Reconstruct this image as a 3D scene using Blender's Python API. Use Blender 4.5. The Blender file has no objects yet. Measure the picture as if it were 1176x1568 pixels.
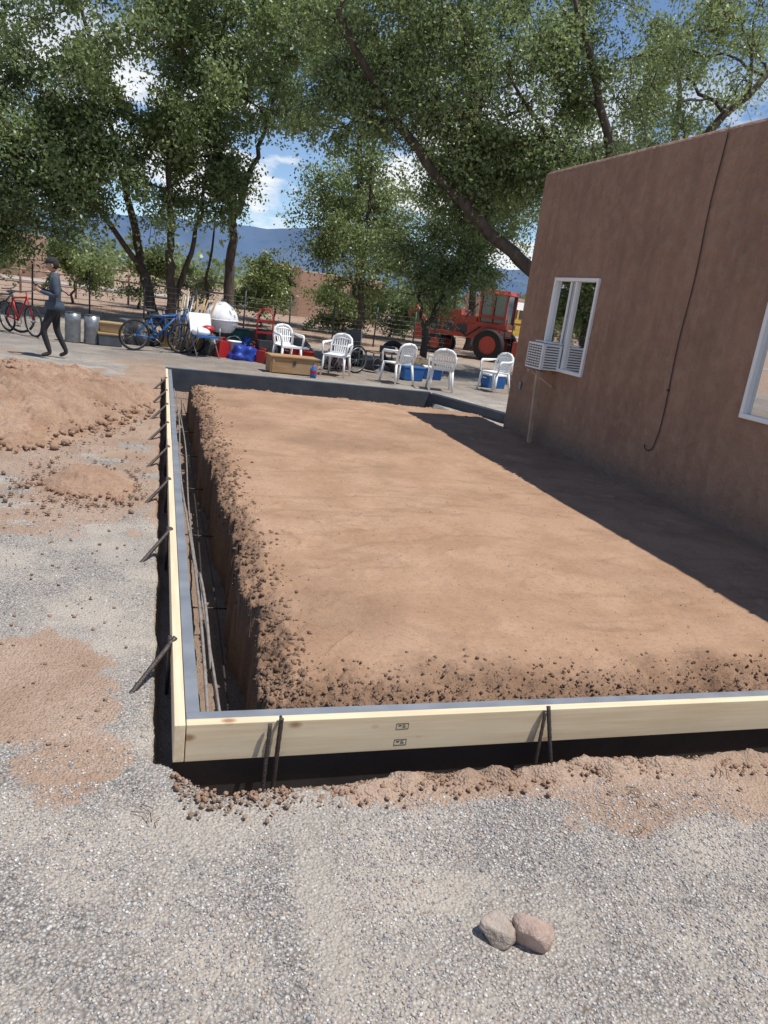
import bpy, math, random
import numpy as np
from mathutils import Vector, Matrix, noise as mnoise
random.seed(7); rs=np.random.RandomState(7)
scn=bpy.context.scene
COL=bpy.context.collection
# ------------------------------------------------------------ utils
def link(o,parent=None):
    COL.objects.link(o)
    if parent is not None: o.parent=parent
    return o
def empty(name,loc=(0,0,0),rz=0,parent=None):
    e=bpy.data.objects.new(name,None); e.location=loc; e.rotation_euler=(0,0,rz); e.empty_display_size=.2
    return link(e,parent)
def npmesh(name,V,F,mats,parent=None,smooth=False,midx=None,col=None,attr='Col'):
    me=bpy.data.meshes.new(name); V=np.asarray(V,dtype=np.float32); F=np.asarray(F,dtype=np.int32)
    k=F.shape[1]
    me.vertices.add(len(V)); me.vertices.foreach_set('co',V.ravel())
    me.loops.add(F.size); me.loops.foreach_set('vertex_index',F.ravel())
    me.polygons.add(len(F)); me.polygons.foreach_set('loop_start',np.arange(0,F.size,k,dtype=np.int32))
    me.polygons.foreach_set('loop_total',np.full(len(F),k,dtype=np.int32))
    if smooth: me.polygons.foreach_set('use_smooth',np.ones(len(F),dtype=bool))
    for m in mats: me.materials.append(m)
    if midx is not None: me.polygons.foreach_set('material_index',midx)
    me.update(calc_edges=True); me.validate()
    if col is not None:
        ca=me.color_attributes.new(attr,'FLOAT_COLOR','POINT')
        c=np.ones((len(V),4),dtype=np.float32); c[:,:col.shape[1]]=col
        ca.data.foreach_set('color',c.ravel())
    o=bpy.data.objects.new(name,me); return link(o,parent)
TAB=rs.rand(512,512)
def vn(x,y):
    xi=np.floor(x).astype(int); yi=np.floor(y).astype(int); fx=x-xi; fy=y-yi
    fx=fx*fx*(3-2*fx); fy=fy*fy*(3-2*fy); a=xi&511;b=yi&511;a1=(xi+1)&511;b1=(yi+1)&511
    return (TAB[a,b]*(1-fx)+TAB[a1,b]*fx)*(1-fy)+(TAB[a,b1]*(1-fx)+TAB[a1,b1]*fx)*fy
def fbm(x,y,sc,o=4,seed=0):
    x=np.asarray(x,float)*sc+seed*17.3+100; y=np.asarray(y,float)*sc+seed*31.7+100; r=0;a=.5
    for i in range(o):
        r=r+a*(vn(x,y)-.5)*2; x=x*2.03+5.1; y=y*2.03+9.7; a*=.5
    return r
def ss(x,a,b):
    t=np.clip((x-a)/(b-a),0,1); return t*t*(3-2*t)
# ------------------------------------------------------------ materials
def newmat(name):
    m=bpy.data.materials.new(name); m.use_nodes=True; nt=m.node_tree; p=nt.nodes['Principled BSDF']; return m,nt,p
def N(nt,t,**k):
    n=nt.nodes.new(t)
    for a,b in k.items():
        if a in n.inputs: n.inputs[a].default_value=b
        else: setattr(n,a,b)
    return n
def mixc(nt,f,a,b,bt='MIX'):
    n=nt.nodes.new('ShaderNodeMix'); n.data_type='RGBA'; n.blend_type=bt; n.clamp_factor=True
    for s,v in ((n.inputs[0],f),(n.inputs[6],a),(n.inputs[7],b)):
        if isinstance(v,(int,float)): s.default_value=v
        elif isinstance(v,tuple): s.default_value=(*v[:3],1)
        else: nt.links.new(v,s)
    return n.outputs[2]
def ramp(nt,f,pts):
    n=nt.nodes.new('ShaderNodeValToRGB'); e=n.color_ramp.elements
    while len(e)>len(pts): e.remove(e[-1])
    while len(e)<len(pts): e.new(.5)
    for i,(p,c) in enumerate(pts):
        e[i].position=p; e[i].color=(c,c,c,1) if isinstance(c,(int,float)) else (*c,1)
    nt.links.new(f,n.inputs[0]); return n.outputs[0]
def coords(nt,scale=(1,1,1)):
    tc=nt.nodes.new('ShaderNodeTexCoord'); mp=nt.nodes.new('ShaderNodeMapping'); mp.inputs['Scale'].default_value=scale
    nt.links.new(tc.outputs['Object'],mp.inputs[0]); return mp.outputs[0]
def noise(nt,vec,scale,detail=3,rough=.55):
    n=N(nt,'ShaderNodeTexNoise',Scale=scale,Detail=detail,Roughness=rough); nt.links.new(vec,n.inputs['Vector']); return n.outputs[0]
def bump(nt,p,h,strength,dist,prev=None):
    b=N(nt,'ShaderNodeBump',Distance=dist); nt.links.new(h,b.inputs['Height'])
    if isinstance(strength,(int,float)): b.inputs['Strength'].default_value=strength
    else: nt.links.new(strength,b.inputs['Strength'])
    if prev is not None: nt.links.new(prev,b.inputs['Normal'])
    nt.links.new(b.outputs[0],p.inputs['Normal']); return b.outputs[0]
def pm(name,c1,c2=None,scale=8,rough=.6,bmp=.0,metal=0,stretch=(1,1,1),spec=.4):
    m,nt,p=newmat(name); c2=c2 or tuple(x*.75 for x in c1)
    v=coords(nt,stretch); n=noise(nt,v,scale)
    nt.links.new(mixc(nt,ramp(nt,n,[(.3,0.),(.7,1.)]),c1,c2),p.inputs['Base Color'])
    p.inputs['Roughness'].default_value=rough; p.inputs['Metallic'].default_value=metal; p.inputs['Specular IOR Level'].default_value=spec
    if bmp: bump(nt,p,noise(nt,v,scale*4,2),bmp,.01)
    return m
def dirtnodes(nt,v,base,dark,pale,fleck=True,k=1.):
    a=noise(nt,v,2.6,5,.62); b=noise(nt,v,34,4,.7); c=noise(nt,v,170,2,.7)
    col=mixc(nt,ramp(nt,a,[(.38,0.),(.62,1.)]),base,pale)
    col=mixc(nt,ramp(nt,b,[(.25,.8*k),(.5,0.)]),col,dark)
    col=mixc(nt,ramp(nt,c,[(.3,.6*k),(.5,0.)]),col,dark)
    if fleck:
        s=N(nt,'ShaderNodeTexVoronoi',Scale=85.0); nt.links.new(v,s.inputs['Vector'])
        sp=ramp(nt,s.outputs['Distance'],[(.1,.85),(.22,0.)])
        sx=nt.nodes.new('ShaderNodeSeparateColor'); nt.links.new(s.outputs['Color'],sx.inputs[0])
        m=nt.nodes.new('ShaderNodeMath'); m.operation='GREATER_THAN'; m.inputs[1].default_value=.75; nt.links.new(sx.outputs[0],m.inputs[0])
        m2=nt.nodes.new('ShaderNodeMath'); m2.operation='MULTIPLY'; nt.links.new(m.outputs[0],m2.inputs[0]); nt.links.new(sp,m2.inputs[1])
        col=mixc(nt,m2.outputs[0],col,(.56,.48,.4))
    return col,a,b,c
def dirt_mat(name,base,dark,pale,bs=.6,fleck=True,k=1.,mod=False):
    m,nt,p=newmat(name); v=coords(nt); col,a,b,c=dirtnodes(nt,v,base,dark,pale,fleck,k)
    at=nt.nodes.new('ShaderNodeAttribute'); at.attribute_name='Col'
    sx=nt.nodes.new('ShaderNodeSeparateColor'); nt.links.new(at.outputs['Color'],sx.inputs[0])
    mo=mixc(nt,.62,col,dark,'MIX'); col=mixc(nt,sx.outputs[0],col,mo)   # R = moist / freshly dug
    nt.links.new(col,p.inputs['Base Color']); p.inputs['Roughness'].default_value=.95; p.inputs['Specular IOR Level'].default_value=.08
    s=bs
    if mod:
        q=nt.nodes.new('ShaderNodeMath'); q.operation='MULTIPLY_ADD'; q.inputs[1].default_value=.75; q.inputs[2].default_value=.2; nt.links.new(sx.outputs[0],q.inputs[0]); s=q.outputs[0]
    n1=bump(nt,p,b,s,.02); bump(nt,p,c,bs,.005,n1)
    return m
M_pad=dirt_mat('pad_dirt',(.365,.228,.145),(.17,.104,.068),(.44,.288,.192),.5,True,.6,True)
M_pile=dirt_mat('pile_dirt',(.365,.232,.156),(.2,.12,.08),(.45,.31,.22),.8)
M_clod=dirt_mat('clod_dirt',(.235,.15,.1),(.12,.076,.052),(.32,.215,.148),.8,False)
def ground_mat():
    m,nt,p=newmat('ground_gravel'); v=coords(nt)
    at=nt.nodes.new('ShaderNodeAttribute'); at.attribute_name='Col'
    sx=nt.nodes.new('ShaderNodeSeparateColor'); nt.links.new(at.outputs['Color'],sx.inputs[0])
    def stones(scale):
        vo=N(nt,'ShaderNodeTexVoronoi',Scale=scale); nt.links.new(v,vo.inputs['Vector'])
        s2=nt.nodes.new('ShaderNodeSeparateColor'); nt.links.new(vo.outputs['Color'],s2.inputs[0])
        c=ramp(nt,s2.outputs[0],[(0.,(.21,.205,.205)),(.2,(.38,.36,.34)),(.5,(.48,.44,.385)),(.72,(.41,.34,.285)),(.88,(.58,.55,.51)),(1.,(.70,.68,.64))])
        g=ramp(nt,vo.outputs['Distance'],[(.25,1.),(.8,.3)])  # shade in the gaps between stones, painted into the colour
        return mixc(nt,1.0,c,g,'MULTIPLY'),vo.outputs['Distance']
    c1,d1=stones(95.); c2,d2=stones(180.)
    sel=noise(nt,v,25,2)
    grav=mixc(nt,ramp(nt,sel,[(.45,0.),(.55,1.)]),c1,c2)
    fines=mixc(nt,noise(nt,v,70,3,.8),(.38,.33,.275),(.56,.50,.42))
    big=noise(nt,v,1.9,5,.68)
    f=ramp(nt,big,[(.43,.05),(.61,.78)])
    mx=nt.nodes.new('ShaderNodeMath'); mx.operation='MAXIMUM'; nt.links.new(f,mx.inputs[0]); nt.links.new(sx.outputs[1],mx.inputs[1])
    gv=mixc(nt,mx.outputs[0],grav,fines)
    dcol,a,b,cc=dirtnodes(nt,v,(.36,.24,.165),(.22,.14,.095),(.44,.315,.23),False)
    e=nt.nodes.new('ShaderNodeMath'); e.operation='MULTIPLY_ADD'; e.inputs[1].default_value=.9; e.inputs[2].default_value=-.45; nt.links.new(b,e.inputs[0])
    e2=nt.nodes.new('ShaderNodeMath'); e2.operation='MULTIPLY_ADD'; e2.inputs[1].default_value=1.2; nt.links.new(a,e2.inputs[0]); nt.links.new(e.outputs[0],e2.inputs[2])
    ad=nt.nodes.new('ShaderNodeMath'); ad.operation='ADD'; nt.links.new(sx.outputs[0],ad.inputs[0]); nt.links.new(e2.outputs[0],ad.inputs[1])
    df=ramp(nt,ad.outputs[0],[(.85,0.),(1.4,.88)])
    col=mixc(nt,df,gv,dcol)
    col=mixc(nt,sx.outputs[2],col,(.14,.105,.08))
    nt.links.new(col,p.inputs['Base Color']); p.inputs['Roughness'].default_value=.95; p.inputs['Specular IOR Level'].default_value=.12
    n1=bump(nt,p,ramp(nt,d1,[(0.,1.),(.8,0.)]),.9,.007); bump(nt,p,b,.5,.012,n1)
    return m
M_ground=ground_mat()
def wood_mat(name,axis,c1=(.78,.65,.45),c2=(.66,.51,.32),knots=True):
    m,nt,p=newmat(name); sc=[28,28,28]; sc[axis]=1.4; v=coords(nt,tuple(sc))
    n=noise(nt,v,1.6,4,.6); col=mixc(nt,ramp(nt,n,[(.35,0.),(.7,1.)]),c1,c2)
    big=noise(nt,coords(nt),2.5,3); col=mixc(nt,ramp(nt,big,[(.4,0.),(.75,.35)]),col,(.55,.45,.31))
    if knots:
        s2=[13,13,13]; s2[axis]=7; vo=N(nt,'ShaderNodeTexVoronoi',Scale=.8); nt.links.new(coords(nt,tuple(s2)),vo.inputs['Vector'])
        s3=nt.nodes.new('ShaderNodeSeparateColor'); nt.links.new(vo.outputs['Color'],s3.inputs[0])
        g=nt.nodes.new('ShaderNodeMath'); g.operation='GREATER_THAN'; g.inputs[1].default_value=.5; nt.links.new(s3.outputs[0],g.inputs[0])
        g2=nt.nodes.new('ShaderNodeMath'); g2.operation='MULTIPLY'; nt.links.new(g.outputs[0],g2.inputs[0]); nt.links.new(ramp(nt,vo.outputs['Distance'],[(.09,.85),(.2,0.)]),g2.inputs[1])
        col=mixc(nt,g2.outputs[0],col,(.28,.14,.06))
    nt.links.new(col,p.inputs['Base Color']); p.inputs['Roughness'].default_value=.75; bump(nt,p,n,.15,.003); return m
M_woodx=wood_mat('lumber_x',0); M_woody=wood_mat('lumber_y',1)
M_woodold=wood_mat('old_wood',0,(.42,.25,.11),(.27,.15,.07),False)
M_foam=pm('insulation_board',(.23,.25,.28),(.16,.175,.2),6,.6,.1)
M_foamd=pm('dark_insulation',(.07,.08,.095),(.045,.05,.065),5,.55,.15)
M_black=pm('black_sheet',(.035,.035,.037),(.055,.05,.045),5,.55,.3)
M_rebar=pm('rebar_steel',(.075,.075,.08),(.12,.085,.065),40,.5,.5,.6)
M_pipe=pm('grey_conduit',(.30,.28,.26),(.18,.14,.12),20,.6)
M_white=pm('white_plastic',(.86,.86,.84),(.8,.8,.78),5,.45)
M_red=pm('red_paint',(.5,.07,.045),(.36,.06,.04),4,.5)
M_redp=pm('red_plastic',(.45,.02,.02),(.35,.02,.02),6,.4)
M_blue=pm('blue_plastic',(.03,.15,.42),(.02,.1,.3),6,.45)
M_tarp=pm('blue_tarp',(.02,.06,.38),(.015,.04,.22),9,.4,.8)
M_rubber=pm('rubber',(.02,.02,.02),(.035,.033,.03),10,.8)
M_steel=pm('grey_steel',(.3,.32,.34),(.2,.21,.22),12,.4,.1,.5)
M_dark=pm('dark_metal',(.04,.045,.05),(.06,.06,.06),10,.5)
M_tan=pm('tan_plastic',(.42,.3,.14),(.33,.23,.1),7,.6)
M_yel=pm('yellow_paint',(.6,.38,.04),(.5,.32,.05),5,.5)
M_bark=pm('bark',(.12,.092,.072),(.05,.038,.031),9,.95,1.0,0,(1,1,.25))
M_glassd=pm('dark_glass',(.05,.08,.075),(.09,.11,.1),2,.08,0,0,(1,1,1),.8)
M_green=pm('green_tank',(.05,.16,.1),(.04,.12,.08),5,.5)
M_crate=pm('crate_plastic',(.12,.13,.15),(.08,.085,.1),5,.6)
def leafmat(name,dark,light,yel):
    m=bpy.data.materials.new(name); m.use_nodes=True; nt=m.node_tree; nt.nodes.clear(); at=nt.nodes.new('ShaderNodeAttribute'); at.attribute_name='Col'
    o=nt.nodes.new('ShaderNodeOutputMaterial')
    sx=nt.nodes.new('ShaderNodeSeparateColor'); nt.links.new(at.outputs['Color'],sx.inputs[0])
    c=mixc(nt,sx.outputs[0],dark,light); c=mixc(nt,sx.outputs[1],c,yel)
    df=nt.nodes.new('ShaderNodeBsdfDiffuse'); nt.links.new(c,df.inputs[0])
    gl=nt.nodes.new('ShaderNodeBsdfGlossy'); gl.inputs['Roughness'].default_value=.45; gl.inputs[0].default_value=(.9,.95,1,1)
    m0=nt.nodes.new('ShaderNodeMixShader'); m0.inputs[0].default_value=.07; nt.links.new(df.outputs[0],m0.inputs[1]); nt.links.new(gl.outputs[0],m0.inputs[2])
    tr=nt.nodes.new('ShaderNodeBsdfTranslucent'); c2=mixc(nt,.45,c,yel); nt.links.new(c2,tr.inputs[0])
    ms=nt.nodes.new('ShaderNodeMixShader'); ms.inputs[0].default_value=.42
    nt.links.new(m0.outputs[0],ms.inputs[1]); nt.links.new(tr.outputs[0],ms.inputs[2]); nt.links.new(ms.outputs[0],o.inputs[0]); return m
M_leaf=leafmat('elm_leaf',(.11,.16,.058),(.27,.345,.135),(.39,.46,.16))
M_leaf2=leafmat('shrub_leaf',(.13,.18,.055),(.25,.31,.10),(.34,.38,.14))
# ------------------------------------------------------------ builder
class B:
    def __init__(s,mats): s.V=[];s.F=[];s.M=[];s.S=[];s.mats=mats
    def add(s,v,f,m=0,sm=False):
        o=len(s.V); s.V+= [tuple(x) for x in v]; s.F+=[tuple(i+o for i in q) for q in f]; s.M+=[m]*len(f); s.S+=[sm]*len(f)
    def box(s,c,d,m=0,R=None,taper=1.0):
        v=[]
        for z in(-.5,.5):
            k=taper if z>0 else 1
            for y in(-.5,.5):
                for x in(-.5,.5): v.append(Vector((x*d[0]*k,y*d[1]*k,z*d[2])))
        if R is not None: v=[R@p for p in v]
        v=[p+Vector(c) for p in v]
        s.add(v,[(0,2,3,1),(4,5,7,6),(0,1,5,4),(2,6,7,3),(0,4,6,2),(1,3,7,5)],m)
    def tube(s,pts,r,m=0,n=8,sm=True,cap=True,flat=None):
        pts=[Vector(p) for p in pts]; L=len(pts); r=r if isinstance(r,(list,tuple)) else [r]*L
        v=[];f=[]; ref=None
        for i,p in enumerate(pts):
            t=(pts[min(i+1,L-1)]-pts[max(i-1,0)])
            t=t.normalized() if t.length>1e-9 else Vector((0,0,1))
            if ref is None: ref=t.orthogonal().normalized()
            a=(ref-t*ref.dot(t))
            a=a.normalized() if a.length>1e-6 else t.orthogonal().normalized(); ref=a; b=t.cross(a)
            for k in range(n):
                w=2*math.pi*k/n; v.append(p+(a*math.cos(w)+b*math.sin(w))*r[i])
        for i in range(L-1):
            for k in range(n):
                k2=(k+1)%n; f.append((i*n+k,i*n+k2,(i+1)*n+k2,(i+1)*n+k))
        s.add(v,f,m,sm)
        if cap:
            o=len(s.V)-len(v); s.F.append(tuple(o+k for k in reversed(range(n)))); s.F.append(tuple(o+(L-1)*n+k for k in range(n))); s.M+=[m,m]; s.S+=[False,False]
    def ell(s,c,r,m=0,nu=14,nv=9,R=None,vmin=-1.,fn=None):
        v=[];f=[]
        for j in range(nv+1):
            ph=-math.pi/2+math.pi*j/nv
            for i in range(nu):
                th=2*math.pi*i/nu; q=Vector((math.cos(ph)*math.cos(th),math.cos(ph)*math.sin(th),max(math.sin(ph),vmin)))
                q=Vector((q.x*r[0],q.y*r[1],q.z*r[2]))
                if fn: q=fn(q)
                if R is not None: q=R@q
                v.append(q+Vector(c))
        for j in range(nv):
            for i in range(nu): i2=(i+1)%nu; f.append((j*nu+i,j*nu+i2,(j+1)*nu+i2,(j+1)*nu+i))
        s.add(v,f,m,True)
    def lathe(s,c,prof,m=0,n=18,ax='z',mm=None):
        v=[];f=[]
        for r,z in prof:
            for k in range(n):
                w=2*math.pi*k/n; q=(r*math.cos(w),r*math.sin(w),z)
                if ax=='y': q=(q[0],q[2],q[1])
                if ax=='x': q=(q[2],q[0],q[1])
                v.append(Vector(q)+Vector(c))
        for i in range(len(prof)-1):
            for k in range(n): k2=(k+1)%n; f.append((i*n+k,i*n+k2,(i+1)*n+k2,(i+1)*n+k))
        s.add(v,f,m,True)
    def torus(s,c,R0,r,m=0,ax='y',n=28,k=8):
        prof=[(R0+r*math.cos(2*math.pi*i/k),r*math.sin(2*math.pi*i/k)) for i in range(k+1)]; s.lathe(c,prof,m,n,ax)
    def done(s,name,parent=None,loc=(0,0,0),rz=0,bevel=0,rot=None):
        me=bpy.data.meshes.new(name); me.from_pydata([tuple(v) for v in s.V],[],s.F)
        for m in s.mats: me.materials.append(m)
        me.polygons.foreach_set('material_index',s.M); me.polygons.foreach_set('use_smooth',s.S); me.update()
        o=bpy.data.objects.new(name,me); o.location=loc; o.rotation_euler=rot or (0,0,rz); link(o,parent)
        if bevel:
            b=o.modifiers.new('b','BEVEL'); b.width=bevel; b.segments=2; b.limit_method='ANGLE'
        return o
# ------------------------------------------------------------ ground sheet
def axis(segs):
    out=[]
    for a,b,d in segs: out+=list(np.arange(a,b-1e-6,d))
    return out
gx=axis([(-2.4,-.2,.03),(-.2,3.0,.0125),(3.0,5.4,.04)]); d=.05;x=5.4
while x<4000: gx.append(x); d*=1.13; x+=d
d=.05;x=-2.45; lf=[]
while x>-4000: lf.append(x); d*=1.13; x-=d
gx=np.array(lf[::-1]+gx)
gy=axis([(.6,1.95,.02),(1.95,2.6,.01),(2.6,14,.04)]); d=.05;x=14.0
while x<5000: gy.append(x); d*=1.09; x+=d
d=.03;x=.57;lf=[]
while x>-400: lf.append(x); d*=1.15; x-=d
gy=np.array(lf[::-1]+gy)
X,Yg=np.meshgrid(gx,gy)
far=np.hypot(X,Yg)
amp=np.clip(far/6,.6,6)
Z=.010*amp*fbm(X,Yg,.9,5,1)+.005*fbm(X,Yg,9,3,2)*(far<30)
Z=np.where(far>30,Z*.3,Z)
tex=[-.03,.05,.17,.28,.45,.62,.92,1.28,1.70,2.1,2.55,3.2,5.]
tey=[2.50,2.36,2.21,2.15,2.165,2.15,2.195,2.17,2.215,2.18,2.165,2.18,2.2]
ye=np.interp(X,tex,tey)+.035*fbm(X,X*0,9,4,3)+.02*fbm(X,Yg,26,3,4)
ftr=ss(Yg,ye-.012,ye+.022)*ss(X,-.045,-.005)*(1-ss(Yg,2.38,2.4))*(X<4.9)
dep=.25+.04*fbm(X,Yg,6,3,5)
Z=Z-ftr*dep
xe=.045+.025*fbm(Yg,Yg*0,5,4,6)+.012*fbm(X,Yg,25,3,61)
ltr=ss(X,xe-.02,xe+.02)*ss(.105-X,-.04,-.01)*ss(Yg,2.33,2.36)*(1-ss(Yg,12.6,12.7))
Z=Z-ltr*.12*(1-ftr)
inside=ss(X,.128,.14)*(1-ss(X,4.60,4.64))*ss(Yg,2.35,2.365)*(1-ss(Yg,12.5,12.52))
Z=Z*(1-inside)+inside*(-.40+.04*fbm(X,Yg,5,4,7))
rid=np.exp(-((Yg-(ye-.06))/.06)**2)*(Yg<ye)*(X>-.2)*(X<4.6)
Z=Z+rid*(.012+.055*np.clip(fbm(X,Yg,13,4,8)+.15,0,1))*ss(X,.3,.8)*(1-ftr)
def blob(cx,cy,rx,ry,s=9,w=.9):
    return 1-ss(np.hypot((X-cx)/rx,(Yg-cy)/ry)+w*fbm(X,Yg,3,5,s),.3,1.3)
D=np.zeros_like(X)
D=np.maximum(D,blob(-.46,2.95,.30,.5,10)*.85)
D=np.maximum(D,blob(-.22,2.3,.18,.22,11)*.6)
D=np.maximum(D,blob(-1.2,8.8,1.9,3.4,12)*1.0)
D=np.maximum(D,blob(-.5,5.8,.7,.85,13)*.9)
D=np.maximum(D,blob(-.05,11.5,.6,3.2,14)*.8)
D=np.maximum(D,(np.exp(-((Yg-2.1)/.10)**2)*ss(X,.2,1.2)*(.75+.7*fbm(X,Yg,5,4,15))).clip(0,1))
D=np.maximum(D,blob(2.05,1.98,.6,.3,16)*.7)
D=np.maximum(D,np.maximum(ftr,inside)); D=np.maximum(D,ltr)
D=np.maximum(D,ss(Yg,20,27)*(.75+.3*fbm(X,Yg,.15,3,20)))
D=np.maximum(D,np.clip(fbm(X,Yg,.8,4,24)*.9,0,.35)*(Yg>2.2))
Sd=np.maximum(blob(.50,1.68,.09,.6,18,.9)*.6, blob(.2,2.0,.6,.14,19)*.6)
Sd=np.maximum(Sd,np.clip(fbm(X,Yg,1.6,5,21)*1.4-.1,0,.75))
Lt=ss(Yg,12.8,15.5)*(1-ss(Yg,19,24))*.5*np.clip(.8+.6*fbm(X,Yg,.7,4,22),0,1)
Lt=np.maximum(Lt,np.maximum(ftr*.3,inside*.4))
nx,ny=len(gx),len(gy)
idx=np.arange(nx*ny).reshape(ny,nx)
F=np.stack([idx[:-1,:-1],idx[:-1,1:],idx[1:,1:],idx[1:,:-1]],-1).reshape(-1,4)
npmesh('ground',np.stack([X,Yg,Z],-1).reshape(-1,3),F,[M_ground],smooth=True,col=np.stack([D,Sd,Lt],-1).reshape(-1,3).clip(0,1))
# ------------------------------------------------------------ heightfield patches
def patch(name,xs,ys,fn,mat):
    X,Y=np.meshgrid(xs,ys); X2,Y2,Z,C=fn(X,Y); n,m=len(xs),len(ys); idx=np.arange(n*m).reshape(m,n)
    F=np.stack([idx[:-1,:-1],idx[:-1,1:],idx[1:,1:],idx[1:,:-1]],-1).reshape(-1,4)
    return npmesh(name,np.stack([X2,Y2,Z],-1).reshape(-1,3),F,[mat],smooth=True,col=np.stack([C,C*0,C*0],-1).reshape(-1,3))
def padfn(X,Y):
    xe=np.interp(Y,[2.4,2.56,3.3,4.94,8,10.9,12],[.46,.46,.47,.48,.45,.43,.43])+.075*fbm(Y,Y*0,3.2,5,30)+.04*fbm(X,Y,14,4,31)
    yn=2.50+.03*fbm(X,X*0,3,4,32)+.018*fbm(X,Y,20,3,33)
    yf=np.interp(X,[.4,3,4.7],[11.35,11.2,10.9])+.06*fbm(X,X*0,3,4,34)
    dx=X-xe; dy=Y-yn; df=yf-Y
    e=np.minimum(np.minimum(dx,dy*1.0),df)
    band=1-ss(dx,.03,.24+.2*fbm(X,Y,3,4,61)); bandn=1-ss(dy,.08,.42+.4*fbm(X,Y,2.5,4,60)); bandf=1-ss(df,.05,.2)
    rough=np.maximum(np.maximum(band,bandn),bandf)
    top=.115-.05*(1-ss(dx,0,.16))-.06*(1-ss(dy,0,.34))-.03*(1-ss(df,0,.2))
    smooth=.006*fbm(X,Y,1.0,3,35)+.005*fbm(X*1.0,Y*3,3,4,36)+.002*fbm(X,Y,25,2,37)
    ru=fbm(X*.9+Y*.35,Y*1.6-X*.3,2.2,3,38); smooth=smooth+.016*np.exp(-(ru/.035)**2)*ss(fbm(X,Y,.8,2,39),-.05,.15)
    ru2=fbm(X*.5-Y*.5,Y*2.6+X*.2,3,3,62); smooth=smooth-.013*np.exp(-(ru2/.03)**2)*ss(fbm(X,Y,1.1,2,63),.0,.2)
    lump=.03*fbm(X,Y,9,3,40)+.042*fbm(X,Y,22,4,64)+.03*np.clip(fbm(X,Y,40,3,41),-.3,.5)
    Z=top+smooth*(1-rough*.5)+lump*rough
    hole=np.exp(-(((X-2.62)/.05)**2+((Y-2.60)/.04)**2)); Z=Z-.08*hole
    fall=ss(e,-.012,.02); Z=Z*fall+(-.46)*(1-fall)+(1-fall)*fall*.12*fbm(X,Y,15,3,42)
    mo=np.clip(rough*.95+.6*rough*fbm(X,Y,6,3,43),0,1)
    mo=np.maximum(mo,np.clip(fbm(X,Y,.9,5,44)*1.2-.05,0,.45))
    mo=np.maximum(mo,.35*np.exp(-(fbm(X*.4,Y*1.5,1.6,4,65)/.05)**2))
    mo=np.maximum(mo,(1-fall)*.8)
    return X,Y,Z,mo
patch('dirt_pad',np.array(axis([(.3,1.0,.008),(1.0,4.74,.026)])),np.array(axis([(2.43,3.15,.008),(3.15,11.6,.024)])),padfn,M_pad)
def mound(name,cx,cy,rx,ry,h,step,seed,k=.35,xmax=.035):
    def fn(X,Y):
        q=np.hypot((X-cx)/rx,(Y-cy)/ry)+k*fbm(X,Y,1.6/max(rx,.5),4,seed)
        Z=h*(1-ss(q,.1,1.0)); Z=Z+(Z>0.003)*(h*.25*np.abs(fbm(X,Y,3,4,seed+1))+.09*fbm(X,Y,6,4,seed+5)+.06*fbm(X,Y,18,4,seed+2))*ss(Z,0,.07)*min(1,h*2.5)-.06*ss(q,.9,1.05)-.012
        Z=Z-.10*ss(X,-.06,.03)
        return X,Y,Z,np.clip(fbm(X,Y,2.5,4,seed+3)*1.4,0,.9)
    return patch(name,np.arange(cx-rx*1.5,min(xmax,cx+rx*1.5),step),np.arange(cy-ry*1.5,cy+ry*1.5,step),fn,M_pile)
mound('dirt_pile',-1.75,9.5,1.75,3.0,.35,.024,50)
mound('dirt_pile',-.5,5.95,.48,.5,.12,.016,56)
# ------------------------------------------------------------ lumps
def ico(sub):
    import bmesh
    bm=bmesh.new(); bmesh.ops.create_icosphere(bm,subdivisions=sub,radius=1); v=np.array([q.co[:] for q in bm.verts]); f=np.array([[q.index for q in p.verts] for p in bm.faces]); bm.free(); return v,f
def lumps(name,P,S,mat,sub=1,flat=.65,jit=.22,col=None):
    v,f=ico(sub); n=len(P); nv=len(v)
    var=[v*(1+jit*(rs.rand(nv,1)-.5)*2)*np.array([1,.55+.45*rs.rand(),flat*(.6+.6*rs.rand())]) for _ in range(18)]
    V=np.empty((n,nv,3)); a=rs.rand(n)*6.28; t=(rs.rand(n)-.5)*1.1; k=rs.randint(0,18,n)
    for i in range(n):
        q=var[k[i]]; ca,sa=math.cos(a[i]),math.sin(a[i]); ct,st=math.cos(t[i]),math.sin(t[i])
        R=np.array([[ca,-sa,0],[sa,ca,0],[0,0,1]])@np.array([[1,0,0],[0,ct,-st],[0,st,ct]])
        V[i]=q@R.T*S[i]+P[i]
    F=(f[None]+(np.arange(n)*nv)[:,None,None]).reshape(-1,3)
    c=None
    if col is not None: c=np.repeat(col,nv,axis=0)
    return npmesh(name,V.reshape(-1,3),F,[mat],col=c)
def psize(a,b,k=2.2): return a+(b-a)*random.random()**k
P=[];S=[]
for i in range(9500):
    r_=random.random()
    if r_<.5:
        y=2.48+9*random.random()**1.7; x=.44+abs(random.gauss(0,.12)); s=psize(.003,.016,3.4)*(1+.05*(y-2.5))
    elif r_<.88:
        x=random.uniform(.5,4.2); y=2.51+abs(random.gauss(0,.13)); s=psize(.0025,.012,3.2)
    else:
        x=random.uniform(.5,4.2); y=random.uniform(2.6,9); s=psize(.002,.006)
    P.append((x,y)); S.append(s)
P=np.array(P);S=np.array(S); Zp=padfn(P[:,0],P[:,1])[2]; ok=Zp>-.05; P,S,Zp=P[ok],S[ok],Zp[ok]
lumps('dirt_clods',np.c_[P,Zp+S*.15],S,M_clod,1,.8,.28,np.c_[rs.rand(len(P))**1.5,P[:,0]*0,P[:,0]*0])
P=[];S=[]
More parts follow.
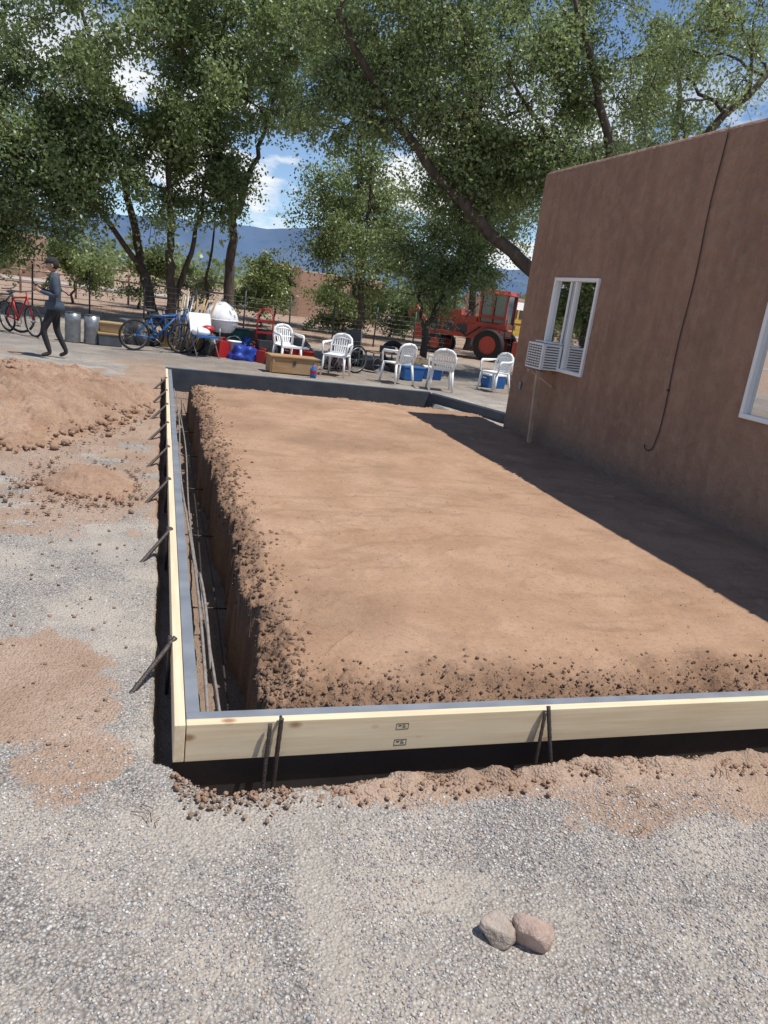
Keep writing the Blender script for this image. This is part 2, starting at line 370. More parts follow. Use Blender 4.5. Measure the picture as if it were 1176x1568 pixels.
for i in range(3000):
    x=random.uniform(.1,4.2); y=np.interp(x,tex,tey)-.02-abs(random.gauss(0,.06)); P.append((x,y,.014)); S.append(psize(.002,.012,3))
for i in range(3500):
    a=random.random()*6.28; r=random.random()**.5; x=-1.75+1.7*r*math.cos(a); y=9.5+3.0*r*math.sin(a); z=.35*(1-float(ss(r,.1,1.0)))+.02
    if x<-.04: P.append((x,y,z)); S.append(psize(.006,.045,3))
for i in range(800):
    x=random.gauss(-.5,.3); y=random.gauss(5.85,.35); 
    if x<-.04: P.append((x,y,.02)); S.append(psize(.004,.022,2.5))
for i in range(500):
    P.append((random.uniform(-1,-.02),random.uniform(2.4,9),.006)); S.append(psize(.003,.012))
P=np.array(P);S=np.array(S); lumps('dirt_clods',P,S,M_pile,1,.8,.28,np.c_[rs.rand(len(P))*.7,P[:,0]*0,P[:,0]*0])
def peb_mat():
    m=bpy.data.materials.new('pebble'); m.use_nodes=True; nt=m.node_tree; p=nt.nodes['Principled BSDF']; at=nt.nodes.new('ShaderNodeAttribute'); at.attribute_name='Col'
    nt.links.new(at.outputs['Color'],p.inputs['Base Color']); p.inputs['Roughness'].default_value=.85; p.inputs['Specular IOR Level'].default_value=.2; return m
pal=np.array([(.36,.345,.33),(.46,.43,.39),(.25,.24,.24),(.53,.50,.45),(.42,.33,.275),(.62,.60,.56),(.36,.36,.37),(.5,.43,.36),(.3,.285,.28)])
n=40000; px=rs.uniform(-.6,2.8,n); py=.75+(rs.rand(n)**.85)*1.5
cl=fbm(px,py,1.6,5,21); cl2=fbm(px,py,5,3,71); sdp=1-ss(np.hypot((px-.5)/.09,(py-1.68)/.6),.3,1.3)
keep=(py<np.interp(px,tex,tey)-.03)&(rs.rand(n)<np.clip(.7-cl*1.9-cl2*.9,.04,1)*(1-.8*sdp)); px,py=px[keep],py[keep]
n2=14000; qx=rs.uniform(-1.6,.02,n2); qy=2.3+5*rs.rand(n2)**1.3; k2=(fbm(qx,qy,1.6,5,21)<.1)&(np.hypot((qx+.46)/.28,(qy-2.95)/.45)>1); px=np.r_[px,qx[k2]];py=np.r_[py,qy[k2]]
sz=rs.uniform(.0022,.0060,len(px))*(1+.5*(rs.rand(len(px))<.05)); 
zz=.010*np.clip(np.hypot(px,py)/6,.6,6)*fbm(px,py,.9,5,1)+.005*fbm(px,py,9,3,2)
lumps('gravel_stones',np.c_[px,py,zz+sz*.2],sz,peb_mat(),1,.7,.25,pal[rs.randint(0,9,len(px))]*rs.uniform(.8,1.12,(len(px),1)))
def rock(name,loc,r,mat,seed):
    v,f=ico(4); V=[]; R=random.Random(seed); pl=[Vector((R.gauss(0,1),R.gauss(0,1),R.gauss(0,.8))).normalized() for _ in range(9)]; dd=[R.uniform(.6,.85) for _ in pl]
    for q in v:
        q=Vector(q)*1.1
        for a,b_ in zip(pl,dd):
            k=q.dot(a)-b_
            if k>0: q=q-a*k*.97
        q=q*(1+.05*mnoise.noise(q*3+Vector((seed,0,0)))+.03*mnoise.noise(q*9)+.015*mnoise.noise(q*25))
        V.append((q.x*r[0]+loc[0],q.y*r[1]+loc[1],q.z*r[2]+loc[2]))
    npmesh(name,np.array(V),f,[mat],smooth=False)
rock('rock',(.955,1.455,.022),(.050,.048,.046),pm('rock_tan',(.42,.35,.29),(.3,.24,.19),25,.9,.6),5)
rock('rock',(1.05,1.435,.024),(.060,.056,.05),pm('rock_pink',(.47,.35,.29),(.35,.25,.2),25,.9,.6),12)
b=B([pm('dry_twig',(.3,.2,.12),(.2,.13,.08),20,.9)])
for cx,cy,nn_ in ((1.75,1.93,6),(1.62,1.83,3),(2.2,2.02,4),(.05,2.05,3)):
    for i in range(nn_):
        a=random.random()*6.28; l=random.uniform(.03,.09); x=cx+random.gauss(0,.03); y=cy+random.gauss(0,.03); b.tube([(x,y,.012),(x+l*.5*math.cos(a),y+l*.5*math.sin(a),.02),(x+l*math.cos(a+.4),y+l*math.sin(a+.4),.011)],.0016,0,4)
b.done('dry_twigs')
# ------------------------------------------------------------ formwork
fw=empty('concrete_formwork')
def bx(name,x0,x1,y0,y1,z0,z1,mat,parent=None,bev=.003):
    b=B([mat]); b.box(((x0+x1)/2,(y0+y1)/2,(z0+z1)/2),(x1-x0,y1-y0,z1-z0)); return b.done(name,parent,bevel=bev)
bx('left_board',.100,.138,2.335,7.1,.0,.150,M_woody,fw); bx('left_board_far',.098,.136,7.103,12.56,.003,.152,M_woody,fw)
bx('front_board',.141,2.72,2.335,2.373,.0,.150,M_woodx,fw); bx('front_board_end',2.723,4.66,2.336,2.374,.001,.151,M_woodx,fw)
bx('left_insulation',.1405,.190,2.424,12.5,-.40,.146,M_foam,fw,.002); bx('front_insulation',.1415,4.66,2.375,2.422,-.40,.147,M_foam,fw,.002)
bx('front_black_sheet',.1,4.66,2.362,2.3735,-.40,-.002,M_black,fw,0); bx('left_black_sheet',.128,.139,2.37,12.5,-.40,-.002,M_black,fw,0)
bx('far_insulation',.10,4.62,12.5,12.55,-.40,.165,M_foamd,fw,.002); bx('far_board',.10,4.62,12.552,12.60,.0,.172,M_foam,fw)
b=B([M_foamd,M_foam]); p0=Vector((4.62,12.5,0));p1=Vector((5.45,10.2,0)); dd=(p1-p0).normalized(); nn=Vector((dd.y,-dd.x,0)); Rm=Matrix((( dd.x,nn.x,0),(dd.y,nn.y,0),(0,0,1)))
b.box((p0+p1)/2+Vector((0,0,-.1)),((p1-p0).length,.05,.5),0,Rm); b.box((p0+p1)/2+Vector((.045,0,.085)),((p1-p0).length,.038,.16),1,Rm); b.done('return_board',fw)
b=B([M_black])
for (zx,zz) in ((1.0,.105),(1.0,.035)):
    for a,c,w,hh in ((0,.012,.05,.0015),(0,-.012,.05,.0015),(-.024,0,.0015,.024),(.024,0,.0015,.024),(-.01,.003,.012,.004),(.008,-.003,.014,.003),(.006,.005,.01,.002)):
        b.box((zx-.06+a,2.3343,zz+c),(w,.0008,hh))
b.done('lumber_stamp',fw)
b=B([M_rebar])
def ribbed(p0,p1,r=.0065,nseg=24):
    p0=Vector(p0);p1=Vector(p1); pts=[p0.lerp(p1,i/nseg) for i in range(nseg+1)]; b.tube(pts,[r*(1.0 if i%2 else 1.13) for i in range(nseg+1)],0,8)
ribbed((.468,2.315,.172),(.452,2.30,-.30),.0082)
ribbed((.430,2.318,.150),(.405,2.24,-.28),.0072)  # thin dark bar standing in for the cast shadow of the stake above
ribbed((1.545,2.322,.172),(1.585,2.23,-.18),.0082)
ribbed((1.535,2.320,.15),(1.50,2.26,-.2),.0068)  # bar added in place of this stake's cast shadow
ribbed((2.95,2.322,.165),(2.97,2.24,-.18),.0082)
b.tube([(.468,2.335,.168),(.468,2.305,.168)],.006)
for y in (2.95,4.42,5.6,6.72,7.85,9.0,10.1,11.3):
    j=random.uniform(-.03,.03)
    ribbed((.112,y+.04,.160),(-.07-abs(j),y-.15+j,-.03),.0095+.0004*y)
    ribbed((.090,y+.045,.165),(.088,y+.05,-.2),.0075,10)
b.done('stakes_and_shadow_bars',fw)
b=B([M_pipe,M_rebar])
for x0,z0,m,r in ((.245,-.10,0,.009),(.285,-.12,0,.007),(.33,-.24,1,.0065),(.38,-.28,1,.0065)):
    pts=[(x0+.018*math.sin(y*1.1+x0*40),y,z0+.02*math.sin(y*.8+x0*20)) for y in np.arange(2.46,12.2,.25)]
    b.tube(pts,r,m,6)
b.tube([(.29,y,-.10+.05*math.sin((y-3.3)*3)) for y in np.arange(3.2,4.4,.1)],.009,0,6)
for y in np.arange(2.8,12,1.3): b.tube([(.2,y,-.2),(.46,y+.02,-.22)],.005,1,6)
b.done('trench_rebar',fw)
# ------------------------------------------------------------ adobe building
bld=empty('adobe_building')
def stucco():
    m,nt,p=newmat('brown_stucco'); v=coords(nt)
    a=noise(nt,v,1.1,4,.6); bb=noise(nt,v,9,4,.6); c=noise(nt,v,120,2,.7)
    col=mixc(nt,ramp(nt,a,[(.35,0.),(.7,1.)]),(.345,.215,.15),(.27,.165,.117))
    col=mixc(nt,ramp(nt,bb,[(.42,0.),(.72,.5)]),col,(.425,.29,.212))
    vs=coords(nt,(3,3,.25)); st=noise(nt,vs,2,4,.6); col=mixc(nt,ramp(nt,st,[(.48,0.),(.75,.5)]),col,(.21,.127,.094))
    sp=nt.nodes.new('ShaderNodeSeparateXYZ'); nt.links.new(v,sp.inputs[0])
    ad=nt.nodes.new('ShaderNodeMath'); ad.operation='MULTIPLY_ADD'; ad.inputs[1].default_value=.5; nt.links.new(a,ad.inputs[0]); nt.links.new(sp.outputs[2],ad.inputs[2])
    col=mixc(nt,ramp(nt,ad.outputs[0],[(.42,.75),(.7,0.)]),col,(.18,.14,.12))
    nt.links.new(col,p.inputs['Base Color']); p.inputs['Roughness'].default_value=.95; p.inputs['Specular IOR Level'].default_value=.1
    n1=bump(nt,p,bb,.8,.06); bump(nt,p,c,.7,.006,n1); return m
M_st=stucco()
b=B([M_st]); b.box((8.7,2.32,1.59),(8.0,14.64,3.80)); walls=b.done('walls',bld)
bm=walls.modifiers.new('b','BEVEL'); bm.width=.07; bm.segments=4; bm.limit_method='ANGLE'
def cutter(x0,x1,y0,y1,z0,z1):
    c=B([M_st]); c.box(((x0+x1)/2,(y0+y1)/2,(z0+z1)/2),(x1-x0,y1-y0,z1-z0)); o=c.done('cut')
    m=walls.modifiers.new('c','BOOLEAN'); m.operation='DIFFERENCE'; m.object=o; m.solver='EXACT'; return o
W1=(7.77,8.80,1.06,2.17); W2=(3.6,5.17,1.07,2.15)
cs=[cutter(4.5,5.0,W1[0],W1[1],W1[2],W1[3]),cutter(4.5,5.0,W2[0],W2[1],W2[2],W2[3]),cutter(5.0,12.4,-4.7,9.34,3.15,4.0)]
dg=bpy.context.evaluated_depsgraph_get(); me=bpy.data.meshes.new_from_object(walls.evaluated_get(dg)); walls.modifiers.clear(); walls.data=me
for c in cs: bpy.data.objects.remove(c)
def glassmat():
    m=bpy.data.materials.new('window_glass'); m.use_nodes=True; nt=m.node_tree; nt.nodes.clear()
    o=nt.nodes.new('ShaderNodeOutputMaterial'); t=nt.nodes.new('ShaderNodeBsdfTransparent'); t.inputs[0].default_value=(.9,.94,.94,1); g=nt.nodes.new('ShaderNodeBsdfGlossy'); g.inputs['Roughness'].default_value=.02
    fr=nt.nodes.new('ShaderNodeFresnel'); fr.inputs[0].default_value=1.5; a=nt.nodes.new('ShaderNodeMath'); a.operation='ADD'; a.inputs[1].default_value=.04; nt.links.new(fr.outputs[0],a.inputs[0])
    x=nt.nodes.new('ShaderNodeMixShader'); nt.links.new(a.outputs[0],x.inputs[0]); nt.links.new(t.outputs[0],x.inputs[1]); nt.links.new(g.outputs[0],x.inputs[2]); nt.links.new(x.outputs[0],o.inputs[0]); return m
M_gl=glassmat(); M_int=pm('dark_interior',(.05,.045,.04),(.07,.06,.05),4,.9); M_cur=pm('curtain',(.85,.86,.88),(.6,.61,.63),3,.9,0,0,(1,14,.4)); M_curb=pm('brown_curtain',(.36,.21,.1),(.15,.09,.045),3,.9,0,0,(1,8,1))
def window(W,name,mull=True):
    y0,y1,z0,z1=W; w=empty(name,parent=bld); fb=B([M_white]); t=.04
    for c,dm in (((4.705,(y0+y1)/2,z0+t/2),(.07,y1-y0,t)),((4.705,(y0+y1)/2,z1-t/2),(.07,y1-y0,t)),((4.705,y0+t/2,(z0+z1)/2),(.068,t,z1-z0-2*t)),((4.705,y1-t/2,(z0+z1)/2),(.068,t,z1-z0-2*t))): fb.box(c,dm)
    ym=(y0+y1)/2
    fb.box((4.710,ym,(z0+z1)/2),(.04,.03,z1-z0-2*t)); fb.box((4.700,ym+.12,(z0+z1)/2),(.02,.028,z1-z0-2*t))
    fb.done('frame',w,bevel=.004)
    g=B([M_gl]); g.add([(4.722,y0+t,z0+t),(4.722,ym-.012,z0+t),(4.722,ym-.012,z1-t),(4.722,y0+t,z1-t)],[(0,1,2,3)]); g.add([(4.716,ym+.012,z0+t),(4.716,y1-t,z0+t),(4.716,y1-t,z1-t),(4.716,ym+.012,z1-t)],[(0,1,2,3)]); g.done('glass',w)
    c=B([M_int,M_cur,M_curb]); c.box((4.99,(y0+y1)/2,(z0+z1)/2),(.01,y1-y0-.002,z1-z0-.002),0)
    n=14
    def cur(a,b_,za,zb,m,x):
        v=[];f=[]
        for i in range(n*2+1):
            y=a+(b_-a)*i/(n*2); xx=x+.006*math.sin(i*1.6)
            v+=[(xx,y,za),(xx,y,zb)]
        for i in range(n*2): f.append((2*i,2*i+2,2*i+3,2*i+1))
        c.add(v,f,m,True)
    if mull: cur(ym+.02,y1-.03,z0+.04,z1-.03,1,4.735); cur(y0+.03,ym-.05,z0+.04,z0+.5,2,4.745)
    else: cur(y0+.3,y1-.03,z0+.04,z0+.22,2,4.80)
    c.done('interior',w)
window(W1,'window'); window(W2,'window_near',False)
b=B([M_black]); pts=[(4.688,6.17+.012*math.sin(z*5),z) for z in np.arange(3.5,.62,-.12)]
pts+=[(4.685,6.20,.58),(4.683,6.23,.545),(4.682,6.28,.53),(4.682,6.325,.55),(4.682,6.335,.58)]
b.tube(pts,.0055,0,6); b.box((4.688,6.17,1.15),(.02,.02,.02)); b.done('cable',bld)
b=B([M_steel]); b.box((4.685,9.26,.76),(.03,.06,.10)); b.done('outlet_box',bld,bevel=.006)
ac=B([M_white,M_dark,M_steel]); ac.box((4.56,8.52,1.215),(.26,.40,.31),0)
for i in range(9): ac.box((4.427,8.52,1.09+i*.031),(.006,.34,.012),1)
for i in range(9): ac.box((4.56,8.317,1.09+i*.031),(.18,.006,.012),1)
for i in range(6): ac.box((4.422,8.36+i*.064,1.215),(.006,.006,.28),2)
ac.box((4.60,8.52,1.39),(.15,.44,.012),0); ac.done('air_conditioner',bld,bevel=.004)
st=B([pm('weathered_post',(.5,.37,.28),(.38,.27,.2),6,.9)]); st.tube([(4.47,8.42,1.04),(4.60,8.56,.05)],.032,0,4,False); st.box((4.54,8.5,1.03),(.34,.05,.03)); st.tube([(4.40,8.45,1.02),(4.66,8.36,.86)],.014,0,4,False); st.done('support_post',bld)
# ------------------------------------------------------------ trees
def leafmesh(name,P,size,mat,parent,seed,tone):
    r=np.random.RandomState(seed); n=len(P)
    u=r.randn(n,3); u[:,2]-=.35; u/=np.linalg.norm(u,axis=1)[:,None]
    w=r.randn(n,3); w-=u*(w*u).sum(1)[:,None]; w/=np.linalg.norm(w,axis=1)[:,None]
    s=(size*r.uniform(.65,1.25,n))[:,None]
    nrm=np.cross(u,w)
    V=np.stack([P-u*s*.5,P+w*s*.27-nrm*s*.05,P+u*s*.5+nrm*s*.06,P-w*s*.27-nrm*s*.05],1)
    F=np.arange(n*4).reshape(n,4)
    c=np.stack([np.clip(tone+.28*r.randn(n),0,1),(r.rand(n)<.14)*r.rand(n)*.9],1)
    return npmesh(name,V.reshape(-1,3),F,[mat],parent,col=np.repeat(c,4,axis=0))
NL=0
def tree(name,trunks,crowns,leafsize,seed,twigs=13,lpt=55,mat=None,rt=.16,droop=.25,spread=.20):
    global NL
    R=random.Random(seed); r=np.random.RandomState(seed); par=empty(name); b=B([M_bark]); sk=[]
    for path,r0 in trunks:
        path=[Vector(p) for p in path]; pts=[]
        for i in range(len(path)-1):
            p0=path[max(i-1,0)];p1=path[i];p2=path[i+1];p3=path[min(i+2,len(path)-1)]
            for k in range(5):
                t=k/5; q=.5*((2*p1)+(p2-p0)*t+(2*p0-5*p1+4*p2-p3)*t*t+(3*p1-p0-3*p2+p3)*t**3)
                pts.append(q+Vector((R.gauss(0,.04),R.gauss(0,.04),0)))
        pts.append(path[-1]); L=len(pts); rr=[r0*(1-.78*i/(L-1))*(1.25 if i==0 else 1) for i in range(L)]
        b.tube(pts,rr,0,9); sk+=[(p,rr[i]) for i,p in enumerate(pts) if i>L*.25]
    LP=[];TN=[]
    allc=[]
    for (cx,cy,cz,rx,ry,rz,nc) in crowns:
        for i in range(nc):
            while True:
                q=Vector((R.uniform(-1,1),R.uniform(-1,1),R.uniform(-1,1)))
                if .25<q.length<1: break
            allc.append((Vector((cx+q.x*rx,cy+q.y*ry,cz+q.z*rz)),R.uniform(.5,1.0)*min(1.15,rx*.45+.2)))
    for c,cr in allc:
        best=min(sk,key=lambda s:(s[0]-c).length+(3 if s[0].z>c.z+.3 else 0))
        s0,sr=best; dvec=c-s0; mid=s0+dvec*.5+Vector((R.gauss(0,.2),R.gauss(0,.2),abs(R.gauss(.1,.25))))*min(1,dvec.length*.4)
        pts=[]
        for k in range(7):
            t=k/6; q=s0*(1-t)**2+mid*2*t*(1-t)+c*t*t; pts.append(q+Vector((R.gauss(0,.05),R.gauss(0,.05),R.gauss(0,.05)))*(1 if 0<k<6 else 0))
        r0=min(sr*.65,.025+.014*dvec.length); b.tube(pts,[r0*(1-.8*k/6) for k in range(7)],0,5,True,False)
        sk+= [(pts[3],r0*.6),(pts[5],r0*.4)] if R.random()<.5 else []
        tone=min(1,max(0,.5+R.gauss(0,.25)))
        for j in range(twigs):
            dv=Vector((R.gauss(0,1),R.gauss(0,1),R.gauss(0,.75))).normalized()*cr*R.uniform(.5,1.3)
            st=pts[R.choice([3,4,5,6])]; en=c+dv+Vector((0,0,-droop*abs(R.gauss(0,1))*cr))
            m2=st.lerp(en,.5)+Vector((0,0,.15*cr))
            b.tube([st,m2,en],[.012,.008,.003],0,3,True,False)
            nl=int(lpt*R.uniform(.3,1.4)); t=r.rand(nl)**.7
            Q=((1-t)**2)[:,None]*np.array(st)+(2*t*(1-t))[:,None]*np.array(m2)+(t*t)[:,None]*np.array(en)
            Q=Q+r.randn(nl,3)*spread*cr*np.array([1,1,.8]); LP.append(Q); TN.append(np.full(nl,tone))
    b.done('trunk_and_limbs',par)
    P=np.concatenate(LP); NL+=len(P); leafmesh('foliage',P,leafsize,mat or M_leaf,par,seed,np.concatenate(TN)); return par
tree('elm_tree',[([(-.1,25.5,-.1),(-.5,25.4,1.2),(-.9,25.3,2.7),(-1.5,25,5),(-2.5,24.5,8.5)],.19),([(.35,24.8,-.1),(.2,24.8,1.5),(.15,24.8,3),(.1,24.5,5.5),(.4,24,9)],.17),([(.15,25.2,-.1),(.6,25.2,1.6),(1.0,25,3.4),(1.3,25,6)],.12),([(-.6,25.3,1.5),(-2.2,24.5,3.5),(-4,23.8,6)],.1)],
  [(-2.0,24,8.0,4.3,3.4,4.2,78),(-1.8,24.6,4.2,2.9,1.8,1.5,24)],.135,1,14,50)
tree('elm_tree',[([(2.15,26,-.1),(2.1,26,1.8),(2.05,26,3.6),(1.6,26,5.2),(1.2,25.6,8)],.2),([(2.05,26,3.3),(2.5,26,4.7),(2.85,26,6.1),(3.4,25.5,9)],.13),([(1.5,26.5,-.1),(1.45,26.5,2),(1.6,26.5,4)],.07)],
  [(2.0,25.4,9.0,3.2,2.8,3.2,50),(1.0,25.5,4.6,1.5,1.5,1.8,22)],.135,2,14,50)
tree('elm_tree',[([(-5.0,24,-.1),(-4.8,24,2),(-4.4,23.8,4),(-4,23.5,6)],.17)],[(-4.4,23.4,3.8,3.0,2.2,2.3,50)],.125,3,13,50)
tree('elm_tree',[([(6.6,26,-.1),(6.55,26,2),(6.5,26,4),(6.45,26,6.2)],.13),([(6.55,26,1.2),(5.9,26,2.6),(5.5,26,3.8)],.06)],[(6.3,26,3.9,2.0,1.7,2.6,40)],.12,4,11,46)
tree('elm_tree',[([(6.95,19.8,-.1),(6.9,19.8,.8),(7.2,19.8,1.7),(7.5,19.8,2.7),(7.6,19.8,3.6)],.12),([(6.95,19.8,.7),(6.6,19.8,1.8),(6.5,19.8,2.8)],.06)],[(7.1,19.8,2.85,1.5,1.3,1.5,42)],.085,5,12,48)
tree('elm_tree',[([(10.9,17.5,-.1),(10.3,17.6,1.6),(9.5,17.8,2.35),(8.5,18,3.0),(7,18,3.9),(5.5,18,5.0),(4.1,17.6,6.2),(3.2,17.2,7.2)],.25),([(10.3,17.6,1.5),(10.6,17.5,3.6),(9.8,17.2,6),(8.2,16.8,8.3)],.22),([(10.6,17.5,3.4),(11.6,17.5,5),(13,17.3,7.0),(14.8,17,9.2)],.2),([(7,18,3.9),(6.8,17.8,5.5),(6.0,17.4,7.5)],.12),([(10.2,17.3,5),(8.2,17,5.6),(6.8,16.6,6.6)],.1)],
  [(6.2,18.1,7.4,3.6,2.1,2.4,84),(11.0,17.5,8.1,3.2,2.4,2.4,36),(4.4,18.2,5.9,1.8,1.2,1.0,16),(8.6,18,5.2,2.4,1.4,1.0,30),(7.4,18.2,4.4,1.3,1.0,.7,12)],.10,6,13,46)
tree('elm_tree',[([(8.2,33,-.1),(8.0,33,4),(7.5,33,8),(7,33,11)],.22)],[(6.2,33,11.0,4.2,2.6,4.0,46),(8.2,33,5.2,2.2,2,2,16)],.17,7,13,42)
tree('elm_tree',[([(17.5,25,-.1),(17.5,25,4),(17,25,8),(16.5,25,11)],.25)],[(16.3,25,9.2,4.2,3,2.8,26)],.15,8,12,38)
tree('elm_tree',[([(12.5,30,-.1),(12.3,30,3),(12.2,30,6)],.2)],[(12.2,30,6.2,3.0,2,2.8,40)],.16,9,12,40)
def shrub(x,y,h,w,seed,mat=None,ls=.13,n=12):
    t=[([(x,y,-.05),(x+.05,y,h*.3),(x-.05,y,h*.6)],.06)]
    tree('shrub',t,[(x,y,h*.55,w,w*.7,h*.45,n)],ls,seed,9,42,mat or M_leaf2,droop=.1)
shrub(-.9,33,3.2,1.2,21,n=16); shrub(3.6,30,2.9,1.2,22,n=20); shrub(7.2,31,1.9,1.6,23,n=20); shrub(4.7,34,2.8,.8,24,n=12); shrub(9.8,33,2.2,1.5,25,n=16)
shrub(-6.5,30,3.0,1.8,26,n=20); shrub(12.5,36,2.8,2.0,27,n=20); shrub(1.2,38,2.6,1.3,28,n=14); shrub(-3.2,31,2.2,1.3,29,n=14)
P=[];T=[]
for i in range(190):
    x=rs.uniform(-60,110); y=rs.uniform(85,140); hh=rs.uniform(2,5.5); n=150
    q=rs.randn(n,3)*np.array([1.8,1.6,hh*.28])+np.array([x,y,hh*.5]); P.append(q); T.append(np.full(n,rs.rand()*.5))
leafmesh('distant_trees',np.concatenate(P),.75,M_leaf,None,90,np.concatenate(T))
# ------------------------------------------------------------ chairs
def chair(loc,rz,mat=M_white):
    b=B([mat])
    b.box((0,0,.425),(.46,.44,.022)); b.box((0,-.225,.412),(.44,.02,.04))
    for sx in(-1,1):
        b.tube([(sx*.21,-.20,.43),(sx*.245,-.25,0)],[.030,.022],0,6)
        b.tube([(sx*.20,.20,.43),(sx*.235,.29,0)],[.030,.022],0,6)
        b.tube([(sx*.245,-.22,.43),(sx*.265,-.215,.62),(sx*.27,-.17,.655),(sx*.27,.05,.66),(sx*.225,.245,.68)],[.02,.022,.030,.030,.02],0,6)
        b.tube([(sx*.205,.21,.43),(sx*.225,.25,.62),(sx*.19,.285,.76),(sx*.12,.30,.815),(0,.31,.835)],[.028,.028,.030,.032,.032],0,6)
    for i in range(7):
        u=(i-3)/3; x=u*.155; top=.82-.055*u*u
        b.tube([(x*.75,.21,.44),(x*.95,.255,.6),(x,.30,top)],[.016,.019,.019],0,4,False)
    b.tube([(-.2,.245,.60),(0,.262,.60),(.2,.245,.60)],.018,0,6); b.tube([(-.19,.285,.75),(0,.292,.77),(.19,.285,.75)],.024,0,6); b.box((0,.21,.455),(.36,.02,.05))
    return b.done('plastic_chair',loc=loc,rz=rz)
chair((2.62,16.3,0),.3); chair((3.49,15.25,0),-.5); chair((4.69,14.85,0),3.5); chair((5.5,14.45,0),2.9); chair((7.0,15.1,0),-1.1)
# ------------------------------------------------------------ props
def bicycle(loc,rz,mat,R0=.32,lean=.12):
    b=B([M_rubber,M_steel,mat,M_dark])
    for x in(-.5,.5):
        b.torus((x,0,R0),R0-.02,.022,0); b.torus((x,0,R0),R0-.045,.008,1)
        for k in range(12):
            a=k*math.pi/6; b.tube([(x,0,R0),(x+math.cos(a)*(R0-.04),0,R0+math.sin(a)*(R0-.04))],.0022,1,3)
        b.tube([(x,-.05,R0),(x,.05,R0)],.02,1,8)
    bb=(-.08,0,.28); seat=(-.2,0,.72); head=(.36,0,.78)
    for p in ((bb,seat),(bb,head),(seat,head),((-.5,.0,R0),bb),((-.5,0,R0),(-.19,0,.66))): b.tube(p,.019,2,8)
    b.tube([(.5,0,R0),(.42,0,.6),(.35,0,.88)],.015,2,8); b.tube([(.30,-.28,.92),(.36,-.1,.9),(.36,.1,.9),(.30,.28,.92)],.012,3,6)
    b.tube([(-.2,0,.72),(-.22,0,.82)],.012,1,6); b.ell((-.23,0,.84),(.13,.07,.03),3)
    b.torus((-.08,.03,.28),.08,.008,1,'y',20,6); b.tube([(-.08,-.06,.28),(.04,-.07,.2)],.009,1); b.tube([(-.08,.06,.28),(-.2,.07,.36)],.009,1)
    b.box((.06,-.09,.19),(.09,.05,.02),3); b.box((-.22,.09,.37),(.09,.05,.02),3)
    return b.done('bicycle',loc=loc,rot=(lean,0,rz))
bicycle((-.05,16.5,0),.35,M_blue); bicycle((-2.75,17.3,0),-.9,M_redp); bicycle((-3.3,17.8,0),-.3,M_dark); bicycle((.25,17.3,0),-.6,M_blue)
b=B([M_woodold,M_dark]); b.box((0,0,.16),(.95,.45,.30)); b.box((0,-.005,.325),(.99,.49,.03)); b.box((0,-.232,.22),(.06,.01,.08),1)
for x in(-.42,.42): b.box((x,-.23,.16),(.05,.012,.30))
b.done('wooden_chest',loc=(2.52,14.95,0),rz=.08,bevel=.006)
b=B([M_white,M_dark])
def sq(q):
    k=1+.12*(1-abs(q.z)/.38) if abs(q.z)<.38 else 1; return Vector((q.x*k,q.y*k,q.z))
b.ell((0,0,.76),(.34,.34,.38),0,28,18,None,-1,sq); b.lathe((0,0,0),[(.05,.33),(.19,.33),(.21,.40),(.25,.5)],1,18); b.torus((0,0,.345),.20,.02,1,'z'); b.torus((0,0,.76),.384,.008,0,'z',36); b.torus((0,0,1.13),.09,.012,0,'z'); b.tube([(0,0,1.1),(0,0,1.18)],.025,1)
for a in range(3): b.tube([(.15*math.cos(a*2.1),.15*math.sin(a*2.1),.45),(.25*math.cos(a*2.1),.25*math.sin(a*2.1),0)],.02,1,6)
b.done('white_tank',loc=(1.27,17.4,0))
b=B([M_dark,M_redp,M_rubber,M_steel])
v=[(-.25,-.22,.30),(.25,-.28,.30),(.25,.28,.30),(-.25,.22,.30),(-.42,-.30,.58),(.45,-.38,.62),(.45,.38,.62),(-.42,.30,.58)]
v=[(p[0]*.75,p[1]*.75,p[2]) for p in v]
b.add(v,[(0,3,2,1),(0,1,5,4),(1,2,6,5),(2,3,7,6),(3,0,4,7)],0)
for s in(-1,1):
    b.tube([(-.45,s*.06,.2),(-.1,s*.16,.28),(.4,s*.2,.42),(.7,s*.22,.60)],.02,1,8); b.tube([(.2,s*.2,.33),(.3,s*.22,0),(.12,s*.2,.02)],.014,3,6)
b.torus((-.5,0,.19),.14,.05,2,'y'); b.lathe((-.5,0,.19),[(.02,-.05),(.12,-.03),(.12,.03),(.02,.05)],1,14,'y')
b.done('wheelbarrow',loc=(2.25,17.6,0),rot=(0,0,1.0))
b=B([M_dark,M_redp,M_rubber,M_steel])
for s in(-1,1): b.tube([(s*.18,0,.12),(s*.18,0,.95),(s*.1,.06,1.1)],.016,1,6); b.lathe((s*.24,.08,.12),[(.03,-.03),(.12,-.03),(.12,.03),(.03,.03)],2,14,'x')
b.tube([(-.1,.06,1.1),(.1,.06,1.1)],.016,1,6)
for z in(.35,.6,.85): b.box((0,0,z),(.36,.02,.04),1)
b.box((0,-.1,.03),(.38,.2,.012),0); b.box((0,-.1,.25),(.34,.22,.38),0); b.done('hand_truck',loc=(2.2,17.0,0),rz=.2)
def gascan(loc,rz,h=.36):
    b=B([M_redp,M_dark]); b.box((0,0,h*.42),(.26,.18,h*.84),0,None,.9); b.tube([(-.09,0,h*.84),(-.06,0,h),(.05,0,h),(.08,0,h*.84)],.014,0,6); b.tube([(.08,0,h*.82),(.11,0,h*.98),(.2,0,h*1.08)],[.025,.018,.012],1,8); b.done('gas_can',loc=loc,rz=rz,bevel=.02)
gascan((1.28,16.7,0),.5,.42); gascan((2.12,16.4,0),-.8,.3); gascan((3.9,17.2,0),1,.3)
